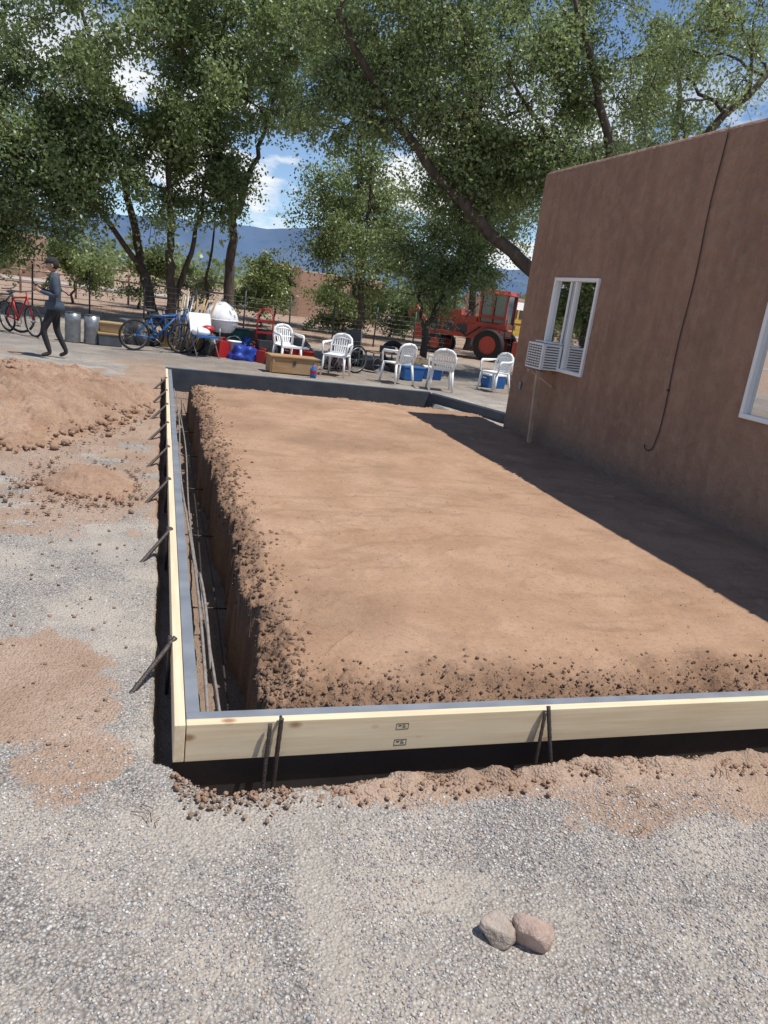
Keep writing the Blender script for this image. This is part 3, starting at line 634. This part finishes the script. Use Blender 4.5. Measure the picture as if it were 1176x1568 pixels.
b=B([M_tan,M_blue,M_redp]); b.lathe((0,0,0),[(.0,0),(.06,0),(.065,.03),(.065,.16),(.03,.2),(.025,.24),(0,.25)],1,14); b.lathe((0,0,0),[(.067,.08),(.067,.14)],2,14); b.done('spray_can',loc=(2.88,14.5,0))
def heap(name,loc,r,mat,seed,h):
    v,f=ico(4); V=[]
    for q in v:
        q=Vector(q); k=1+.35*mnoise.noise(q*1.6+Vector((seed,0,0)))+.18*abs(mnoise.noise(q*4+Vector((0,seed,0))))+.07*mnoise.noise(q*9)
        V.append((loc[0]+q.x*r*k,loc[1]+q.y*r*.8*k,max(-.01,loc[2]+q.z*h*k+h*.25)))
    npmesh(name,np.array(V),f,[mat],smooth=True)
heap('blue_tarp',(1.75,16.6,0),.30,M_tarp,2,.26); heap('blue_tarp',(2.0,18.0,0),.3,M_tarp,6,.3); heap('black_bag',(1.1,16.95,0),.26,M_black,9,.36)
heap('rug_bundle',(3.9,16.9,0),.3,pm('rug',(.2,.09,.06),(.1,.08,.1),10,.9),12,.4); heap('black_bag',(.75,17.9,0),.28,pm('grey_cloth',(.12,.13,.14),(.06,.07,.07),8,.9),14,.5)
heap('black_bag',(-.4,17.6,0),.3,M_black,19,.4); heap('brush_pile',(5.9,17.4,0),.55,pm('brush',(.2,.15,.1),(.1,.075,.05),14,.95,1),22,.3); heap('rug_bundle',(3.1,18.3,0),.4,pm('rug_b',(.12,.11,.1),(.2,.16,.12),10,.9),25,.4)
def tote(name,loc,s,mat,lid,rz=0):
    b=B([mat,lid]); b.box((0,0,s[2]/2),(s[0]*.9,s[1]*.9,s[2]),0,None,1.08); b.box((0,0,s[2]+.02),(s[0]*1.02,s[1]*1.02,.045),1)
    for sx in(-1,1): b.box((sx*s[0]*.5,0,s[2]*.8),(.03,s[1]*.4,.03),1)
    b.done(name,loc=loc,rz=rz,bevel=.012)
tote('cooler',(5.35,15.9,0),(.5,.35,.26),M_blue,M_blue,.1); tote('storage_tote',(7.35,15.9,0),(.5,.35,.28),M_blue,M_white,.2)
tote('storage_tote',(-1.0,16.9,0),(.5,.4,.22),M_crate,M_tan,.1); tote('storage_tote',(-.98,16.95,.27),(.46,.36,.16),M_woodold,M_tan,-.1); tote('cooler',(3.0,17.4,0),(.5,.35,.3),M_redp,M_white,.4)
tote('storage_tote',(.55,18.4,0),(.6,.4,.35),M_crate,M_dark,.2); tote('cooler',(6.1,16.6,0),(.45,.32,.24),M_blue,M_white,-.2); tote('storage_tote',(1.7,18.6,0),(.8,.5,.5),M_green,M_dark,.2); tote('storage_tote',(-.55,18.2,0),(.6,.5,.45),M_crate,M_crate,.3)
def bucket(loc,mat,h=.36,r=.15,rot=None):
    b=B([mat,M_steel]); b.lathe((0,0,0),[(0,0),(r*.85,0),(r,h),(r*1.06,h),(r*1.06,h-.02),(r*.97,h-.02),(r*.82,.02),(0,.02)],0,18); b.tube([(-r,0,h-.03),(-r*.7,0,h+.07),(0,0,h+.11),(r*.7,0,h+.07),(r,0,h-.03)],.004,1,5,True,False); b.done('bucket',loc=loc,rot=rot)
bucket((1.55,16.9,0),M_white); bucket((.1,17.8,0),M_tan); bucket((3.2,17.0,0),M_redp,.3); bucket((2.75,17.6,0),M_crate); bucket((-1.3,17.4,0),M_green); bucket((4.6,17.0,.15),M_crate,.34,.15,(1.5,0,.6))
def tire(loc,rot=(0,0,0)):
    b=B([M_rubber,M_dark]); b.lathe((0,0,0),[(.20,-.09),(.27,-.10),(.32,-.07),(.335,0),(.32,.07),(.27,.10),(.20,.09),(.21,0),(.20,-.09)],0,26); b.done('tire',loc=loc,rot=rot)
tire((4.4,18.0,.1)); tire((4.42,18.02,.3)); tire((-.1,18.6,.33),(1.4,0,.3)); tire((5.7,18.6,.33),(1.35,0,-.2))
b=B([M_steel,M_dark]); b.lathe((0,0,0),[(0,0),(.15,0),(.155,.02),(.15,.2),(.155,.22),(.15,.4),(.155,.42),(.15,.58),(.0,.59)],0,18); b.lathe((.36,.05,0),[(0,0),(.15,0),(.155,.02),(.15,.3),(.155,.32),(.15,.56),(.0,.57)],0,18); b.torus((0,0,.59),.14,.012,1,'z'); b.torus((.36,.05,.57),.14,.012,1,'z'); b.done('metal_barrel',loc=(-1.72,16.8,0))
b=B([M_woodold,M_steel,M_tan])
for i in range(24):
    x=random.uniform(-.25,.25); y=random.uniform(-.1,.2); b.tube([(x,y,0),(x*1.3+random.uniform(-.05,.35),y+random.uniform(.1,.3),random.uniform(.7,1.35))],random.uniform(.012,.026),random.choice([0,0,1,2]),6)
b.done('tool_bundle',loc=(.5,17.0,0))
b=B([M_steel,M_blue,M_redp,M_white])
for s in(-1,1):
    b.tube([(s*.25,-.25,0),(s*.25,.25,.62)],.012,0); b.tube([(s*.25,.25,0),(s*.25,-.22,.42),(s*.25,-.2,.62)],.012,0); b.tube([(s*.25,.12,.4),(s*.25,.32,.95)],.012,0)
b.box((0,0,.42),(.48,.44,.03),1); b.box((0,.23,.68),(.48,.03,.40),3,Matrix.Rotation(-.35,3,'X')); b.ell((-.08,0,.5),(.2,.17,.1),3); b.ell((.1,.05,.56),(.15,.12,.09),2)
b.done('folding_chair',loc=(.88,16.5,0),rz=.4)
b=B([M_rubber,M_steel,M_dark])
for s in(-1,1):
    b.torus((0,s*.28,.31),.29,.018,0); b.torus((0,s*.31,.31),.25,.008,1)
    for k in range(10): a=k*math.pi/5; b.tube([(0,s*.28,.31),(math.cos(a)*.28,s*.28,.31+math.sin(a)*.28)],.003,1,3)
    b.torus((-.42,s*.22,.09),.075,.018,0); b.tube([(-.42,s*.22,.1),(-.4,s*.22,.45),(.1,s*.22,.47)],.012,1,6); b.tube([(.12,s*.22,.2),(.12,s*.22,.9),(.24,s*.22,.92)],.012,1,6); b.tube([(-.36,s*.22,.45),(-.34,s*.22,.68),(.12,s*.22,.68)],.012,2,6)
    b.tube([(-.4,s*.2,.4),(-.55,s*.18,.12)],.01,1,6); b.box((-.6,s*.12,.1),(.16,.13,.015),2)
b.box((-.14,0,.47),(.46,.42,.03),2); b.box((.12,0,.7),(.03,.42,.4),2); b.done('wheelchair',loc=(3.98,16.3,0),rz=.5)
b=B([M_woodold,M_dark]); b.box((0,0,.4),(.8,.5,.03))
for sx in(-1,1):
    for sy in(-1,1): b.tube([(sx*.35,sy*.2,.39),(sx*.38,sy*.23,0)],.018,0,6)
b.box((.1,0,.49),(.3,.25,.15),1); b.done('small_table',loc=(5.15,17.6,0),rz=.2,bevel=.004)
# ------------------------------------------------------------ swather
def wheel(b,c,R0,w,mt=0,mh=1,ax='y'):
    b.lathe(c,[(R0*.55,-w*.4),(R0*.93,-w*.5),(R0,-w*.35),(R0,w*.35),(R0*.93,w*.5),(R0*.55,w*.4)],mt,26,ax); b.lathe(c,[(0,-w*.2),(R0*.5,-w*.3),(R0*.56,-w*.42),(R0*.56,w*.42),(R0*.5,w*.3),(0,w*.2)],mh,20,ax)
b=B([M_rubber,M_tan,M_red,M_glassd,M_dark])
wheel(b,(.75,-.75,.55),.55,.34,0,2); wheel(b,(.75,.75,.55),.55,.34,0,2); wheel(b,(-1.35,-.55,.36),.36,.2,0,2); wheel(b,(-1.35,.55,.36),.36,.2,0,2)
b.box((-.35,0,.95),(2.6,1.1,.5),2); b.box((-1.1,0,1.35),(1.2,1.0,.45),2,Matrix.Rotation(-.12,3,'Y')); b.box((.75,0,.95),(.7,1.35,.25),2)
b.box((-.2,0,1.3),(.6,1.05,.3),2)
for x in(.18,1.12):
    for y in(-.5,.5): b.box((x,y,1.8),(.07,.07,1.0),2)
b.box((.65,-.53,1.8),(.06,.05,1.0),2); b.box((.65,0,1.22),(1.1,1.15,.16),2); b.box((.65,0,2.35),(1.2,1.2,.14),2,None,.88)
b.box((.65,0,1.8),(.88,.95,.98),3); b.box((.65,-.515,1.5),(.9,.03,.1),2)
b.tube([(-.9,-.3,1.5),(-.9,-.3,2.1)],.05,4); b.tube([(1.2,-.5,.3),(1.2,-.5,1.5)],.02,4); b.tube([(1.45,-.5,.3),(1.45,-.5,1.5)],.02,4)
for z in(.4,.65,.9): b.box((1.32,-.5,z),(.28,.2,.03),4)
b.box((2.1,0,.55),(.7,2.4,.5),2); b.tube([(2.3,-1.2,.75),(2.3,1.2,.75)],.3,4,8)
for i in range(6): a=i*math.pi/3; b.tube([(2.3+.42*math.cos(a),-1.15,.8+.42*math.sin(a)),(2.3+.42*math.cos(a),1.15,.8+.42*math.sin(a))],.025,2,6)
b.box((-2.0,0,.7),(.6,.8,.5),2); b.tube([(-.3,-.6,1.4),(.1,-.6,1.9)],.03,4)
b.tube([(-1.9,-.2,1.0),(-2.4,-.2,1.55),(-2.7,-.2,1.2)],.06,2); b.tube([(-.9,-.57,1.2),(-.2,-.6,.75),(.3,-.57,1.15)],.03,4)
for x in (-1.4,-.9,-.4): b.box((x,-.565,1.0),(.38,.02,.3),4)
for i in range(5): b.box((-1.5+i*.12,-.535,1.4),(.06,.03,.25),4)
b.done('farm_swather',loc=(10.9,25.6,0),rz=-.75,bevel=.02)
b=B([M_yel,M_dark,M_rubber,M_steel,M_white]); b.box((0,0,1.25),(7,2.3,1.5),0); b.box((0,0,2.2),(6.9,2.2,.45),4,None,.93); b.box((-4.0,0,1.0),(1.2,2.0,.9),0)
for i in range(9): b.box((-2.9+i*.72,-1.16,1.75),(.56,.03,.5),1)
b.box((0,-1.165,1.2),(7,.02,.07),1); b.box((-3.51,0,1.75),(.03,1.9,.6),1)
for x in(-3.3,2.2): wheel(b,(x,-1.0,.45),.45,.3,2,3); wheel(b,(x,1.0,.45),.45,.3,2,3)
b.done('school_bus',loc=(22.0,43,0),rz=.3,bevel=.05)
# ------------------------------------------------------------ fence
b=B([M_steel,M_dark]); 
def fy(x): return 23.5+.15*(x+5)
for x in np.arange(-11,16,1.5):
    b.tube([(x,fy(x),-.1),(x+random.uniform(-.03,.03),fy(x),1.35)],.025,1,6)
for z in np.arange(.1,1.3,.15):
    b.tube([(x,fy(x),z+.01*math.sin(x*3)) for x in np.arange(-11,16,.75)],.0045,0,3,True,False)
for x in np.arange(-11,15.9,.3): b.tube([(x,fy(x),.1),(x,fy(x),1.2)],.003,0,3,True,False)
b.done('wire_fence')
b=B([M_dark,pm('rail_pink',(.4,.25,.2),(.35,.22,.18))])
for z in(.45,.95,1.4): b.tube([(-14,34,z),(3,36,z)],.035,1,6)
for i in range(9): x=-14+i*2.1; b.tube([(x,34+.1177*(x+14),-.1),(x,34+.1177*(x+14),1.5)],.05,1,6)
b.done('pipe_fence')
def house(name,parts,loc,rz=0):
    e=empty(name,loc,rz); 
    for i,(c,d_,m) in enumerate(parts): q=B([m]); q.box(c,d_); q.done('wall_%d'%i if m is not M_glassd else 'window_%d'%i,e,bevel=.04 if m is not M_glassd else 0)
Ma=pm('adobe_tan',(.36,.24,.17),(.3,.19,.14),1,.95,.3); Mb=pm('adobe_pink',(.5,.33,.24),(.42,.27,.19),1,.95,.3)
house('adobe_house',[((6.5,47.5,1.35),(2.4,5,2.9),Ma),((10.2,48.5,1.3),(5,6,2.65),Mb),((9.3,45.48,1.4),(.9,.06,.9),M_glassd),((11.2,45.48,1.1),(.8,.06,1.9),M_glassd),((6.3,44.98,1.5),(.6,.06,.7),M_glassd)],(0,0,0))
house('adobe_house',[((-13,62,1.4),(9,6,3.0),Ma),((-12,58.98,1.5),(1.2,.06,1),M_glassd)],(0,0,0)); house('adobe_house',[((34,70,1.6),(10,6,3.2),Mb),((33,66.98,1.6),(1.4,.06,1),M_glassd)],(0,0,0))
npmesh('road',np.array([(-200,40,.03),(200,62,.03),(200,67,.03),(-200,45,.03)]),np.array([[0,1,2,3]]),[pm('road_gravel',(.42,.38,.33),(.35,.32,.28),2,.95)])
xs=np.linspace(-4000,7000,360); rows=[]
hh=np.interp(xs,[-4000,-1500,0,270,850,1400,2500,7000],[150,170,205,235,300,225,210,120])*(1+.10*fbm(xs,xs*0,.004,5,80))
V=[];K=14
for j in range(K):
    t=j/(K-1); y=2700+900*t
    V.append(np.stack([xs,np.full_like(xs,y)+60*fbm(xs,xs*0+j,.01,3,81),hh*t**.8*(1+.22*fbm(xs,xs*0+j*40,.006,4,82)*(t<.99))],-1))
V=np.concatenate(V); n=len(xs); idx=np.arange(n*K).reshape(K,n); F=np.stack([idx[:-1,:-1],idx[:-1,1:],idx[1:,1:],idx[1:,:-1]],-1).reshape(-1,4)
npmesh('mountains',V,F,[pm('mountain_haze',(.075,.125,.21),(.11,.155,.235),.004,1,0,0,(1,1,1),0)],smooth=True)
# ------------------------------------------------------------ person
def person():
    par=empty('walking_man',(-1.70,13.8,0),0); par.scale=(.95,.95,.95)
    J={'pel':((0,0,.90),(.15,.12)),'wai':((.01,0,1.04),(.14,.11)),'che':((.02,0,1.25),(.175,.125)),'nb':((.01,0,1.40),(.085,.08)),'nt':((-.02,0,1.47),(.052,.052)),
     'hl':((0,-.09,.86),(.095,.09)),'kl':((-.17,-.10,.47),(.06,.06)),'al':((-.05,-.10,.09),(.042,.042)),'fl':((-.19,-.11,.035),(.035,.03)),
     'hr':((0,.09,.86),(.095,.09)),'kr':((.03,.10,.47),(.06,.06)),'ar':((.20,.10,.10),(.042,.042)),'fr':((.07,.11,.035),(.035,.03)),
     'sl':((.03,-.17,1.34),(.07,.07)),'el':((.07,-.22,1.07),(.048,.048)),'wl':((-.19,-.15,1.12),(.032,.032)),
     'sr':((.0,.17,1.34),(.07,.07)),'er':((.0,.22,1.08),(.048,.048)),'wr':((-.22,.08,1.15),(.032,.032))}
    E=[('pel','wai'),('wai','che'),('che','nb'),('nb','nt'),('pel','hl'),('hl','kl'),('kl','al'),('al','fl'),('pel','hr'),('hr','kr'),('kr','ar'),('ar','fr'),('che','sl'),('sl','el'),('el','wl'),('che','sr'),('sr','er'),('er','wr')]
    def hand(side,w,dirx,yy):
        p=Vector(J[w][0]); J['p'+side]=((p.x-.05,p.y+yy*.2,p.z+.03),(.026,.036)); E.append((w,'p'+side))
        q=Vector(J['p'+side][0])
        for i,l in enumerate((.042,.05,.047,.036)):
            o=(i-1.5)*.017; a='%sf%d'%(side,i)
            J[a+'a']=((q.x-.03,q.y+yy*.1,q.z+.005+o),(.0085,.0085)); J[a+'b']=((q.x-.03-l*.7,q.y+yy*.3,q.z+.01+o),(.008,.008)); J[a+'c']=((q.x-.035-l,q.y+yy*.8,q.z+.02+o),(.007,.007))
            E.extend([('p'+side,a+'a'),(a+'a',a+'b'),(a+'b',a+'c')])
        J[side+'t1']=((q.x-.01,q.y+yy*.6,q.z+.035),(.01,.01)); J[side+'t2']=((q.x-.035,q.y+yy*1.0,q.z+.055),(.008,.008)); E.extend([('p'+side,side+'t1'),(side+'t1',side+'t2')])
    hand('L','wl',-1,.04); hand('R','wr',-1,-.04)
    names=list(J); me=bpy.data.meshes.new('body'); me.from_pydata([J[n][0] for n in names],[(names.index(a),names.index(b)) for a,b in E],[])
    o=bpy.data.objects.new('body',me); link(o,par)
    o.modifiers.new('s','SKIN')
    if not me.skin_vertices:
        import bmesh
        bm=bmesh.new(); bm.from_mesh(me); bm.verts.layers.skin.verify(); bm.to_mesh(me); bm.free()
    for i,n in enumerate(names):
        sv=me.skin_vertices[0].data[i]; sv.radius=J[n][1]; sv.use_root=(n=='pel')
    ss_=o.modifiers.new('u','SUBSURF'); ss_.levels=2; ss_.render_levels=2
    dg=bpy.context.evaluated_depsgraph_get(); m2=bpy.data.meshes.new_from_object(o.evaluated_get(dg)); o.modifiers.clear(); o.data=m2
    mats=[pm('navy_jacket',(.075,.10,.13),(.05,.065,.09),9,.85,.5),pm('black_trousers',(.022,.022,.025),(.035,.035,.038),12,.9,.5),pm('skin',(.45,.27,.19),(.4,.24,.17),10,.6),pm('boots',(.03,.025,.02),(.05,.04,.03),12,.7)]
    m2.materials.clear()
    for m in mats: m2.materials.append(m)
    segs=[(Vector(J[a][0]),Vector(J[b][0]),b) for a,b in E]
    for p in m2.polygons:
        c=p.center; best=None;bd=9
        for a,b_,nm in segs:
            t=max(0,min(1,(c-a).dot(b_-a)/(b_-a).length_squared)); dd=(a.lerp(b_,t)-c).length
            if dd<bd: bd=dd;best=nm
        if best[0] in 'LR' or best in('pL','pR'): mi=2
        elif best=='nt' and c.z>1.435: mi=2
        elif best in('fl','fr') or c.z<.11: mi=3
        elif best in('kl','kr','al','ar') or c.z<.80: mi=1
        else: mi=0
        p.material_index=mi; p.use_smooth=True
    mh=pm('hair',(.02,.015,.012),(.03,.02,.015),30,.7,.5); h=B([mats[2],mh,mats[1],M_white])
    R=Matrix.Rotation(-.28,3,'Y'); hc=Vector((-.035,0,1.575))
    def hf(q):
        if q.z<0: q=Vector((q.x*(1+q.z*1.2)-(-q.z)*.12,q.y*(1+q.z*2.0),q.z))
        return q
    h.ell(hc,(.098,.077,.118),0,20,16,R,-1,hf)
    def hp(x,y,z): return hc+R@Vector((x,y,z))
    h.tube([hp(-.085,0,.012),hp(-.118,0,-.025),hp(-.092,0,-.032)],[.008,.015,.010],0,8)
    for s in(-1,1):
        h.ell(hp(-.086,s*.03,.006),(.012,.013,.009),3,10,6); h.ell(hp(-.096,s*.03,.006),(.004,.006,.006),1,8,6); h.ell(hp(.005,s*.078,-.01),(.02,.009,.032),0,10,8,R); h.tube([hp(-.092,s*.045,.024),hp(-.096,s*.015,.024)],.004,1,5)
    h.tube([hp(-.088,-.022,-.058),hp(-.096,0,-.058),hp(-.088,.022,-.058)],.005,0,6)
    h.ell(hc+R@Vector((.022,0,.012)),(.092,.083,.100),1,18,12,R)
    h.ell(hc+R@Vector((.002,0,.045)),(.106,.088,.092),2,20,12,R,-.1)
    h.ell(hc+R@Vector((-.115,0,.048)),(.075,.066,.009),2,16,6,R@Matrix.Rotation(-.15,3,'Y'))
    h.done('head',par)
    c=B([mats[0]]); c.lathe((0,0,0),[(.082,1.40),(.068,1.43),(.062,1.455),(.055,1.45)],0,16); c.lathe((0.005,0,0),[(.158,.84),(.166,.85),(.16,.92),(.148,.98)],0,20)
    for i in range(len(c.V)):
        v=c.V[i]
        if v[2]<1.2: c.V[i]=(v[0],v[1]*1.12,v[2])
    c.done('collar_and_hem',par)
    ph=B([M_dark]); ph.box((-.30,.0,1.205),(.012,.075,.14),0,Matrix.Rotation(-.5,3,'Y')); ph.done('phone',par,bevel=.003)
person()
# ------------------------------------------------------------ camera, light
f=1140.0
def dcam(px,py): return Vector((px-588,784-py,-f)).normalized()
Yc=dcam(250,413); Zc=Vector((1,-.131,0)).normalized().cross(Yc).normalized(); Zc=Zc if Zc.y>0 else -Zc; Xc=Yc.cross(Zc)
cam=bpy.data.cameras.new('camera'); co=bpy.data.objects.new('camera',cam); link(co); co.matrix_world=Matrix.Translation((0,0,1.65))@Matrix((Xc,Yc,Zc)).to_4x4()
cam.sensor_fit='VERTICAL'; cam.sensor_height=36; cam.sensor_width=27; cam.lens=f/1568*36; cam.clip_end=20000; cam.clip_start=.05
scn.camera=co
sd=Vector((1.24,-.71,3.35)).normalized()
su=bpy.data.lights.new('sun','SUN'); su.energy=5.0; su.angle=math.radians(.53); su.color=(1,.965,.91); so=bpy.data.objects.new('sun',su); link(so); so.rotation_euler=(-sd).to_track_quat('-Z','Y').to_euler()
w=bpy.data.worlds.new('World'); scn.world=w; w.use_nodes=True; nt=w.node_tree; bg=nt.nodes['Background']
sky=nt.nodes.new('ShaderNodeTexSky'); sky.sky_type='NISHITA'; sky.sun_disc=False; sky.sun_elevation=math.asin(sd.z); sky.sun_rotation=math.atan2(sd.x,sd.y); sky.altitude=2200; sky.dust_density=.2; sky.air_density=1.0; sky.ozone_density=3.0
tc=nt.nodes.new('ShaderNodeTexCoord'); mp=nt.nodes.new('ShaderNodeMapping'); mp.inputs['Scale'].default_value=(1,1,2.6); mp.inputs['Location'].default_value=(.3,0,.1); nt.links.new(tc.outputs['Generated'],mp.inputs[0])
nn_=N(nt,'ShaderNodeTexNoise',Scale=5.2,Detail=7.0,Roughness=.55); nt.links.new(mp.outputs[0],nn_.inputs['Vector'])
cl=ramp(nt,nn_.outputs[0],[(.46,0.),(.53,1.)])
sp=nt.nodes.new('ShaderNodeSeparateXYZ'); nt.links.new(tc.outputs['Generated'],sp.inputs[0]); band=ramp(nt,sp.outputs[2],[(.0,.8),(.05,1.),(.2,1.),(.3,.0)])
mm=nt.nodes.new('ShaderNodeMath'); mm.operation='MULTIPLY'; nt.links.new(cl,mm.inputs[0]); nt.links.new(band,mm.inputs[1])
nt.links.new(mixc(nt,mm.outputs[0],sky.outputs[0],(6.8,7.0,7.2)),bg.inputs[0]); bg.inputs[1].default_value=.14
scn.view_settings.view_transform='Standard'; scn.view_settings.look='None'; scn.view_settings.exposure=0
